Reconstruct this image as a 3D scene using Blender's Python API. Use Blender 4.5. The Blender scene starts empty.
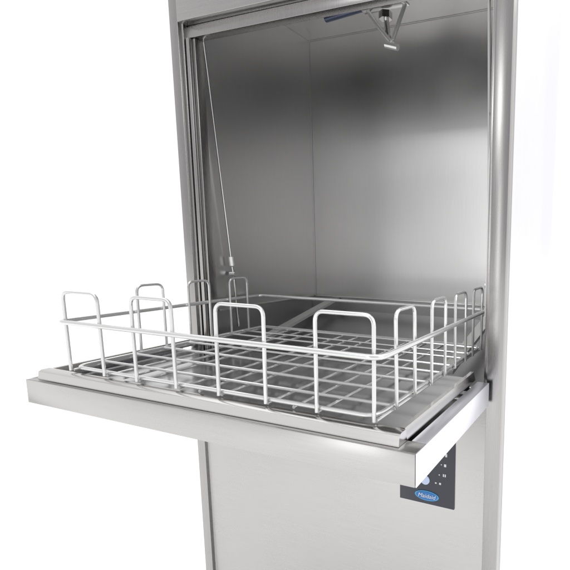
import bpy, bmesh, math, random
from mathutils import Vector, Matrix
random.seed(3)
S=bpy.context.scene
col=S.collection
S.view_settings.view_transform='Standard'
S.view_settings.look='None'
S.view_settings.exposure=0

# ---------------------------------------------------------------- materials
def steel(name,base=(.56,.56,.57),rough=.3,brush=(1,1,60),amp=.04,metal=1.0,var=.05,smudge=.0):
    m=bpy.data.materials.new(name);m.use_nodes=True
    nt=m.node_tree;b=nt.nodes['Principled BSDF']
    tc=nt.nodes.new('ShaderNodeTexCoord')
    mp=nt.nodes.new('ShaderNodeMapping');mp.inputs['Scale'].default_value=brush
    nt.links.new(tc.outputs['Object'],mp.inputs['Vector'])
    n=nt.nodes.new('ShaderNodeTexNoise');n.inputs['Scale'].default_value=14;n.inputs['Detail'].default_value=2
    nt.links.new(mp.outputs[0],n.inputs['Vector'])
    r=nt.nodes.new('ShaderNodeMapRange');r.inputs[3].default_value=rough-amp;r.inputs[4].default_value=rough+amp
    nt.links.new(n.outputs['Fac'],r.inputs[0])
    rough_out=r.outputs[0]
    if smudge:
        n2=nt.nodes.new('ShaderNodeTexNoise');n2.inputs['Scale'].default_value=4.5;n2.inputs['Detail'].default_value=3
        nt.links.new(tc.outputs['Object'],n2.inputs['Vector'])
        r2=nt.nodes.new('ShaderNodeMapRange');r2.inputs[1].default_value=.3;r2.inputs[2].default_value=.7
        r2.inputs[3].default_value=-smudge;r2.inputs[4].default_value=smudge
        nt.links.new(n2.outputs['Fac'],r2.inputs[0])
        ad=nt.nodes.new('ShaderNodeMath');ad.operation='ADD'
        nt.links.new(rough_out,ad.inputs[0]);nt.links.new(r2.outputs[0],ad.inputs[1]);rough_out=ad.outputs[0]
    nt.links.new(rough_out,b.inputs['Roughness'])
    mx=nt.nodes.new('ShaderNodeMixRGB')
    mx.inputs[1].default_value=tuple(c*(1-var) for c in base)+(1,);mx.inputs[2].default_value=tuple(min(1,c*(1+var)) for c in base)+(1,)
    nt.links.new(n.outputs['Fac'],mx.inputs[0]);nt.links.new(mx.outputs[0],b.inputs['Base Color'])
    b.inputs['Metallic'].default_value=metal
    return m
def plain(name,c,rough=.4,metal=0.,coat=0.):
    m=bpy.data.materials.new(name);m.use_nodes=True
    nt=m.node_tree;b=nt.nodes['Principled BSDF']
    n=nt.nodes.new('ShaderNodeTexNoise');n.inputs['Scale'].default_value=40;n.inputs['Detail'].default_value=1
    mx=nt.nodes.new('ShaderNodeMixRGB')
    mx.inputs[1].default_value=tuple(x*.95 for x in c)+(1,);mx.inputs[2].default_value=tuple(min(1,x*1.04) for x in c)+(1,)
    nt.links.new(n.outputs['Fac'],mx.inputs[0]);nt.links.new(mx.outputs[0],b.inputs['Base Color'])
    b.inputs['Roughness'].default_value=rough;b.inputs['Metallic'].default_value=metal
    b.inputs['Coat Weight'].default_value=coat
    return m
M_v=steel('brushed_steel_vertical',(.395,.385,.38),.27,(60,60,1),var=.10)
M_h=steel('brushed_steel_horizontal',(.475,.465,.458),.27,(1,60,60),var=.09,smudge=.05)
M_in=steel('chamber_steel',(.615,.61,.605),.32,(45,45,.8),.02,var=.05,smudge=.035)
M_pan=steel('tray_steel',(.50,.50,.505),.15,(1,30,30),smudge=.05)
M_rim=steel('rim_steel',(.54,.53,.52),.20,(1,60,60),var=.08)
M_side=steel('lit_side_steel',(.86,.86,.92),.35,(60,60,1))  # near-white lavender base paints the strong side light into the colour
M_dark=steel('tank_steel',(.50,.50,.50),.33,(20,20,1))
M_rod=plain('chrome_rod',(.68,.68,.67),.20,1.)
M_rail=plain('satin_rail',(.88,.88,.87),.42,.8)
M_wire=plain('coated_wire',(.70,.70,.695),.20,.62,.3)
M_black=plain('control_fascia_black',(.018,.022,.035),.35,0,.2)
M_blue=plain('badge_blue',(.02,.16,.45),.4)
M_lblue=plain('badge_light_blue',(.08,.38,.70),.4)
M_white=plain('print_white',(.65,.65,.65),.5)
M_btn=plain('button_pale_blue',(.50,.60,.78),.35)
M_nz=plain('grey_blue_steel',(.14,.17,.26),.35,.7)
M_bg=plain('studio_white',(.95,.95,.95),.9)

# ---------------------------------------------------------------- mesh helpers
def add_box(bm,a,b,bev=0.):
    r=bmesh.ops.create_cube(bm,size=1)
    c=[(a[i]+b[i])/2 for i in range(3)];s=[abs(b[i]-a[i]) for i in range(3)]
    for v in r['verts']:
        v.co=Vector([v.co[i]*s[i]+c[i] for i in range(3)])
    if bev>0:
        es=set()
        for v in r['verts']:
            es.update(v.link_edges)
        bmesh.ops.bevel(bm,geom=list(es),offset=bev,segments=2,affect='EDGES',profile=.5)
def fillet(pts,r,closed=False,n=5):
    P=[Vector(p) for p in pts];out=[]
    N=len(P)
    for i,p in enumerate(P):
        if not closed and i in(0,N-1):
            out.append(p);continue
        a=P[i-1];b=P[(i+1)%N]
        da=(a-p);db=(b-p)
        rr=min(r,da.length*.49,db.length*.49)
        p0=p+da.normalized()*rr;p1=p+db.normalized()*rr
        for k in range(n+1):
            t=k/n
            out.append(p0*(1-t)**2+p*2*t*(1-t)+p1*t*t)
    return out
def tube(bm,pts,r,closed=False,seg=10):
    P=[Vector(p) for p in pts];N=len(P)
    rings=[];up=None
    for i,p in enumerate(P):
        if closed: t=(P[(i+1)%N]-P[i-1]).normalized()
        else: t=(P[min(i+1,N-1)]-P[max(i-1,0)]).normalized()
        if up is None:
            up=t.orthogonal().normalized()
        up=(up-t*up.dot(t)).normalized()
        s=t.cross(up)
        rings.append([bm.verts.new(p+(up*math.cos(2*math.pi*k/seg)+s*math.sin(2*math.pi*k/seg))*r) for k in range(seg)])
    M=N if closed else N-1
    for i in range(M):
        A=rings[i];B=rings[(i+1)%N]
        off=0
        if closed and i==N-1:
            off=min(range(seg),key=lambda o:sum((A[k].co-B[(k+o)%seg].co).length for k in range(0,seg,2)))
        for k in range(seg):
            bm.faces.new((A[k],A[(k+1)%seg],B[(k+1+off)%seg],B[(k+off)%seg]))
    if not closed:
        bm.faces.new(rings[0][::-1]);bm.faces.new(rings[-1])
def prism(bm,prof,axis,a,b):
    A=[];B=[]
    for p in prof:
        if axis=='x': A.append(bm.verts.new((a,p[0],p[1])));B.append(bm.verts.new((b,p[0],p[1])))
        if axis=='y': A.append(bm.verts.new((p[0],a,p[1])));B.append(bm.verts.new((p[0],b,p[1])))
    n=len(prof)
    for i in range(n):
        bm.faces.new((A[i],A[(i+1)%n],B[(i+1)%n],B[i]))
    bm.faces.new(A[::-1]);bm.faces.new(B)
def finish(bm,name,mat,parent=None,smooth=True,label=None):
    bmesh.ops.recalc_face_normals(bm,faces=bm.faces[:])
    me=bpy.data.meshes.new(name);bm.to_mesh(me);bm.free()
    if smooth:
        for p in me.polygons:p.use_smooth=True
        try: me.set_sharp_from_angle(angle=math.radians(35))
        except Exception: pass
    ob=bpy.data.objects.new(name,me);col.objects.link(ob)
    ob.data.materials.append(mat)
    if parent: ob.parent=parent
    if label: ob['label']=label
    return ob
def boxes(name,lst,mat,parent=None,bev=.0012,label=None):
    bm=bmesh.new()
    for a,b in lst:add_box(bm,a,b,bev)
    return finish(bm,name,mat,parent,label=label)
def empty(name,label,cat):
    e=bpy.data.objects.new(name,None);col.objects.link(e);e.empty_display_size=.1
    e['label']=label;e['category']=cat
    return e

# ---------------------------------------------------------------- floor
bm=bmesh.new()
q=[bm.verts.new(p) for p in((-40,-40,-.86),(40,-40,-.86),(40,40,-.86),(-40,40,-.86))];bm.faces.new(q)
o=finish(bm,'floor',M_bg);o['kind']='structure'

# ---------------------------------------------------------------- machine
WM=empty('commercial_dishwasher','tall stainless steel commercial dishwasher with its lower door folded down open','dishwasher')
ZB=-.80;ZT=.95;YB=.47
boxes('cabinet_frame',[
 ((0,0,ZB),(.0225,.03,ZT)),
 ((.0225,.0045,ZB),(.031,.03,ZT)),
 ((.0318,.012,-.03),(.036,.03,.64)),
 ((.0365,.004,-.03),(.045,.03,.622)),
 ((.0458,.011,-.03),(.053,.03,.622)),
 ((.674,0,ZB),(.70,.03,ZT)),
 ((.6665,.008,-.03),(.6735,.03,.622)),
 ((.031,.008,.6225),(.6735,.03,.6425)),
 ((.0315,.014,.643),(.6735,.03,.66)),
],M_v,WM,.0010)
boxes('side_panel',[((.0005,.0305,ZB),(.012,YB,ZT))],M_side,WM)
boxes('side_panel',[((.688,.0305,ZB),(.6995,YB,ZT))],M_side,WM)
boxes('top_panel',[((.0,.031,ZT+.0005),(.70,YB,ZT+.012))],M_v,WM)
boxes('back_panel',[((.013,YB-.01,ZB),(.687,YB-.0005,ZT-.001))],M_v,WM)
up=boxes('upper_door',[((.030,-.008,.6475),(.6735,.013,.93))],M_h,WM,.002)
boxes('front_panel',[((.0315,.0035,ZB),(.6735,.02,-.032))],M_h,WM,.001)
for x in(.05,.65):
    for y in(.06,.42):
        bm=bmesh.new();bmesh.ops.create_cone(bm,cap_ends=True,segments=24,radius1=.022,radius2=.016,depth=.062,matrix=Matrix.Translation((x,y,-.829)))
        finish(bm,'adjustable_foot',M_dark,WM)
X0,X1,Y0,Y1,Z0,Z1=.040,.660,.0305,.39,-.14,.764
boxes('wash_chamber',[
 ((X0-.004,Y0,.070),(X0,Y1,Z1)),
 ((X1,Y0,.070),(X1+.004,Y1,Z1)),
 ((X0-.004,Y1+.0003,.070),(X1+.004,Y1+.0045,Z1)),
 ((X0-.004,Y0,Z1+.0003),(X1+.004,Y1+.004,Z1+.005)),
],M_in,WM,.0)
bm=bmesh.new()
tube(bm,[(X0+.0003,Y1-.0003,.075),(X0+.0003,Y1-.0003,Z1)],.0016,seg=8)
tube(bm,[(X0+.0003,Y1-.0003,Z1-.0003),(X1,Y1-.0003,Z1-.0003)],.0016,seg=8)
finish(bm,'corner_seam',M_in,WM)
bm=bmesh.new()
prism(bm,[(Y0,-.05),(Y1+.0,.035),(Y1,.02),(Y0,-.065)],'x',X0-.012,X1+.012)
add_box(bm,(X0-.016,Y0,-.07),(X0-.0125,Y1,.069))
add_box(bm,(X1+.0125,Y0,-.07),(X1+.016,Y1,.069))
add_box(bm,(X0-.012,Y1+.0005,-.02),(X1+.012,Y1+.004,.069))
finish(bm,'wash_tank',M_dark,WM)
bm=bmesh.new()
add_box(bm,(X0-.011,Y0+.01,.0705),(X0+.006,Y1-.005,.075),.001)
add_box(bm,(X0+.0065,Y1-.012,.0705),(X1-.004,Y1-.001,.075),.001)
finish(bm,'chamber_ledge',M_in,WM)
for xa,xb in((.100,.124),(.573,.597)):
    bm=bmesh.new()
    prism(bm,[(.045,-.012),(.385,.064),(.385,.071),(.045,-.004)],'x',xa,xb)
    finish(bm,'rack_rail',M_rail,WM)
for x in(.053,.652):
    bm=bmesh.new()
    tube(bm,[(x,.032,.623),(x,.0735,.178)],.0026)
    rd=finish(bm,'tie_rod',M_rod,WM)
    bm=bmesh.new()
    tube(bm,[(x,.0725,.190),(x,.0745,.170)],.0048,seg=6)
    tube(bm,[(x,.0745,.168),(x,.078,.145),(x,.085,.03)],.0033)
    tube(bm,[(x-.007,.0765,.152),(x+.008,.0765,.152)],.0052,seg=12)
    finish(bm,'rod_fork',M_rod,rd)
bm=bmesh.new()
prism(bm,[(.033,.10),(.050,.13),(.060,.40),(.045,.44),(.036,.36)],'x',.6575,.6595)
finish(bm,'hinge_plate',M_dark,WM)
# upper wash arm with its bracket
bm=bmesh.new()
tube(bm,[(.215,.222,.722),(.52,.180,.722)],.0075,seg=14)
wa=finish(bm,'wash_arm',M_nz,WM)
bm=bmesh.new()
add_box(bm,(.325,.190,.708),(.43,.208,.713),.001)
bmesh.ops.create_cone(bm,cap_ends=True,segments=20,radius1=.012,radius2=.012,depth=.055,matrix=Matrix.Translation((.378,.2,.736)))
bmesh.ops.create_cone(bm,cap_ends=True,segments=6,radius1=.014,radius2=.014,depth=.014,matrix=Matrix.Translation((.378,.2,.694)))
tube(bm,fillet([(.378,.2,.70),(.384,.2,.655),(.402,.19,.626)],.01),.0055)
finish(bm,'arm_hub',M_rod,wa)
bm=bmesh.new()
tube(bm,fillet([(.335,.2,.711),(.362,.195,.675),(.396,.19,.636)],.01),.0042)
tube(bm,fillet([(.424,.2,.711),(.412,.195,.675),(.400,.19,.640)],.01),.0042)
tube(bm,[(.384,.19,.633),(.413,.188,.623)],.0065)
finish(bm,'arm_bracket',M_rail,wa)
bm=bmesh.new();tube(bm,[(.03,-.004,-.018),(.673,-.004,-.018)],.006,seg=12)
finish(bm,'door_hinge',M_rod,WM)

# ---------------------------------------------------------------- lower door
DX0,DX1,DY=-.015,.681,-.294
bm=bmesh.new()
add_box(bm,(DX0+.002,DY,-.040),(DX1-.0015,DY+.0025,-.0012),.0010)
add_box(bm,(DX0+.002,DY+.003,-.0040),(DX1-.0015,DY+.030,-.0015),.0005)
add_box(bm,(DX0+.002,DY+.003,-.0400),(DX1-.0015,-.008,-.0375),.0005)
LD=finish(bm,'lower_door',M_h,WM,label='folded-down stainless door with a raised inner tray')
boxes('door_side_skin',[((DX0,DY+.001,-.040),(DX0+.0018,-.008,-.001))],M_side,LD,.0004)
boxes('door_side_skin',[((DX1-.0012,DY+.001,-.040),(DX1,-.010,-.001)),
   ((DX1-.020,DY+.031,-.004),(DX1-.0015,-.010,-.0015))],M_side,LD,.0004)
bm=bmesh.new()
yb=DY+.008
prism(bm,[(yb,-.001),(yb+.002,.011),(yb+.006,.0135),(yb+.018,.0135),(yb+.021,-.001)],'x',.004,.656)
prism(bm,[(.004,-.001),(.006,.013),(.012,.013),(.014,-.001)],'y',yb+.0215,-.006)
prism(bm,[(.645,-.001),(.647,.013),(.653,.013),(.656,-.001)],'y',yb+.0215,-.006)
finish(bm,'tray_rim',M_rim,LD)
boxes('inner_tray',[((.0145,yb+.0245,-.0095),(.6445,.02,-.0065)),((DX0+.0025,DY+.031,-.004),(.0035,-.008,-.0018))],M_pan,LD,0)

# ---------------------------------------------------------------- control fascia
cp=boxes('control_panel',[((.512,-.0005,-.2465),(.620,.0030,-.070))],M_black,WM,.0008)
def disc(name,x,z,rx,rz,y,dep,mat,par):
    bm=bmesh.new()
    bmesh.ops.create_cone(bm,cap_ends=True,segments=40,radius1=1,radius2=1,depth=dep,matrix=Matrix.Translation((x,y,z))@Matrix.Diagonal((rx,1,rz,1))@Matrix.Rotation(math.pi/2,4,'X'))
    return finish(bm,name,mat,par)
for z in(-.200,-.172,-.140,-.108):
    disc('button',.5635,z,.0088,.0088,-.0012,.0016,M_btn,cp)
badge=disc('badge',.567,-.2300,.0235,.0092,-.0010,.0012,M_lblue,cp)
disc('badge_face',.567,-.2300,.0210,.0076,-.0020,.0010,M_blue,badge)
def text(s,x,y,z,size,mat,par,name):
    cu=bpy.data.curves.new(name,'FONT');cu.body=s;cu.size=size;cu.extrude=.0002;cu.align_x='CENTER';cu.align_y='CENTER';cu.shear=.25
    ob=bpy.data.objects.new('tmp',cu);col.objects.link(ob)
    dg=bpy.context.evaluated_depsgraph_get()
    me=bpy.data.meshes.new_from_object(ob.evaluated_get(dg))
    bpy.data.objects.remove(ob)
    o2=bpy.data.objects.new(name,me);col.objects.link(o2);o2.data.materials.clear();o2.data.materials.append(mat)
    o2.parent=par;o2.rotation_euler=(math.pi/2,0,0);o2.location=(x,y,z)
    return o2
text('Maidaid',.567,-.0029,-.2300,.0112,M_white,badge,'lettering')
for a,b in [((.592,-.146),(.5945,-.144)),((.602,-.149),(.6055,-.143)),
 ((.594,-.166),(.5955,-.164)),((.600,-.168),(.604,-.163)),
 ((.590,-.186),(.592,-.184)),((.598,-.187),(.6000,-.182)),((.6015,-.187),(.6035,-.182)),
 ((.592,-.126),(.594,-.124)),((.601,-.128),(.605,-.123)),
 ((.583,-.203),(.586,-.2005)),((.591,-.2035),(.5945,-.1998))]:
    boxes('printed_symbol',[((a[0],-.0012,a[1]),(b[0],-.0006,b[1]))],M_white,cp,0)

# ---------------------------------------------------------------- basket
BK=empty('wire_basket','pale grey coated wire dish basket resting on the open door','basket')
bx0,bx1,by0,by1,bz,rz,bt=.064,.620,-.270,.150,.0175,.096,.1425
R=.0025
bm=bmesh.new()
fx=[.1076,.2590,.4180,.5770];fw=.080
sy=[-.198,-.087,.0135,.108];sw=.054
ly=[-.130,-.026,.078]
zw=bz+.004
def jit(p,a=.0008):
    return (p[0]+random.uniform(-a,a),p[1]+random.uniform(-a,a),p[2])
ring=fillet([(bx0+.004,by0+.004,zw),(bx1-.004,by0+.004,zw),(bx1-.004,by1-.004,zw),(bx0+.004,by1-.004,zw)],.02,True)
tube(bm,ring,.0030,True)
for x in fx:
    for s in(-1,1):
        xx=x+s*fw/2
        tube(bm,[jit((xx,by0+.002,zw-.0045)),jit((xx,by1-.002,zw-.0045))],.0022,seg=8)
for x in(.183,.338,.498):
    tube(bm,[jit((x,by0+.002,zw-.0045)),jit((x,by1-.002,zw-.0045))],.0022,seg=8)
for y in sy:
    for s in(-1,1):
        yy=y+s*sw/2
        tube(bm,[jit((bx0+.002,yy,zw+.0005)),jit((bx1-.002,yy,zw+.0005))],.0022,seg=8)
finish(bm,'base_grid',M_wire,BK)
bm=bmesh.new()
ring=fillet([(.0585,by0-.0085,rz),(bx1+.0090,by0-.0085,rz),(bx1+.0090,by1,rz),(.0585,by1,rz)],.016,True)
tube(bm,ring,.0037,True,12)
finish(bm,'rim',M_wire,BK)
def loop(pa,pb,name='wire_loop'):
    bm=bmesh.new()
    a=Vector(pa);b=Vector(pb)
    pts=fillet([a+Vector((0,0,bz)),a+Vector((0,0,bt)),b+Vector((0,0,bt)),b+Vector((0,0,bz))],.013,False,6)
    j=Vector((random.uniform(-.0015,.0015),random.uniform(-.0015,.0015),0))
    pts=[p+j*(p.z/bt) for p in pts]
    tube(bm,pts,R,False,10)
    return finish(bm,name,M_wire,BK)
for x in fx: loop((x-fw/2,by0-.0022,0),(x+fw/2,by0-.0022,0))
for y in sy: loop((bx1+.0022,y-sw/2,0),(bx1+.0022,y+sw/2,0))
for y in ly: loop((.0645,y-.025,0),(.0645,y+.025,0))

# ---------------------------------------------------------------- camera
c=Vector((0.8771,-0.7178,0.2218));yaw,pt,rl,f,px,py=0.3707,-0.1422,0.0130,459.5155,445.2895,310.9461
F=Vector((-math.sin(yaw)*math.cos(pt),math.cos(yaw)*math.cos(pt),math.sin(pt)))
Rv=Vector((math.cos(yaw),math.sin(yaw),0));U=Rv.cross(F)
R2=Rv*math.cos(rl)+U*math.sin(rl);U2=-Rv*math.sin(rl)+U*math.cos(rl)
cam=bpy.data.cameras.new('camera');co=bpy.data.objects.new('camera',cam);col.objects.link(co)
m=Matrix(((R2.x,U2.x,-F.x,c.x),(R2.y,U2.y,-F.y,c.y),(R2.z,U2.z,-F.z,c.z),(0,0,0,1)))
co.matrix_world=m
cam.sensor_width=36;cam.lens=36*f/570;cam.shift_x=(285-px)/570;cam.shift_y=(py-285)/570
cam.clip_start=.02;cam.clip_end=200
S.camera=co

# ---------------------------------------------------------------- light
w=bpy.data.worlds.new('World');S.world=w;w.use_nodes=True
nt=w.node_tree;bg=nt.nodes['Background']
tc=nt.nodes.new('ShaderNodeTexCoord');sp=nt.nodes.new('ShaderNodeSeparateXYZ')
nt.links.new(tc.outputs['Generated'],sp.inputs[0])
mr=nt.nodes.new('ShaderNodeMapRange');mr.inputs[1].default_value=-1.;mr.inputs[2].default_value=.2
nt.links.new(sp.outputs['Y'],mr.inputs[0])
cr=nt.nodes.new('ShaderNodeMixRGB');cr.inputs[1].default_value=(.44,.44,.45,1);cr.inputs[2].default_value=(1,1,1.0,1)
nt.links.new(mr.outputs[0],cr.inputs[0]);nt.links.new(cr.outputs[0],bg.inputs[0]);bg.inputs[1].default_value=1.08
def area(loc,tgt,size,e,colr=(1,1,1),sy_=None):
    l=bpy.data.lights.new('area_light','AREA');l.shape='RECTANGLE';l.size=size;l.size_y=sy_ or size;l.energy=e;l.color=colr
    ob=bpy.data.objects.new('area_light',l);col.objects.link(ob);ob.location=loc
    ob.rotation_euler=(Vector(tgt)-Vector(loc)).to_track_quat('-Z','Y').to_euler()
area((2.6,-.6,1.2),(.5,0,.1),1.2,16,(.97,.98,1),1.8)
area((-.6,-3.0,1.9),(.3,.4,.4),.7,9,(1,1,1),.7)
area((-.1,-3.0,.2),(.4,.2,.1),.35,6,(1,1,1),1.8)  # unseen strip light, added to put highlights on the jambs
l=bpy.data.lights.new('overhead_fill','SUN');l.energy=1.4;l.angle=math.radians(100)  # unseen overhead fill, added to lift the floor to white
ob=bpy.data.objects.new('overhead_fill',l);col.objects.link(ob);ob.location=(0,1,4);ob.rotation_euler=(math.radians(-12),0,0)
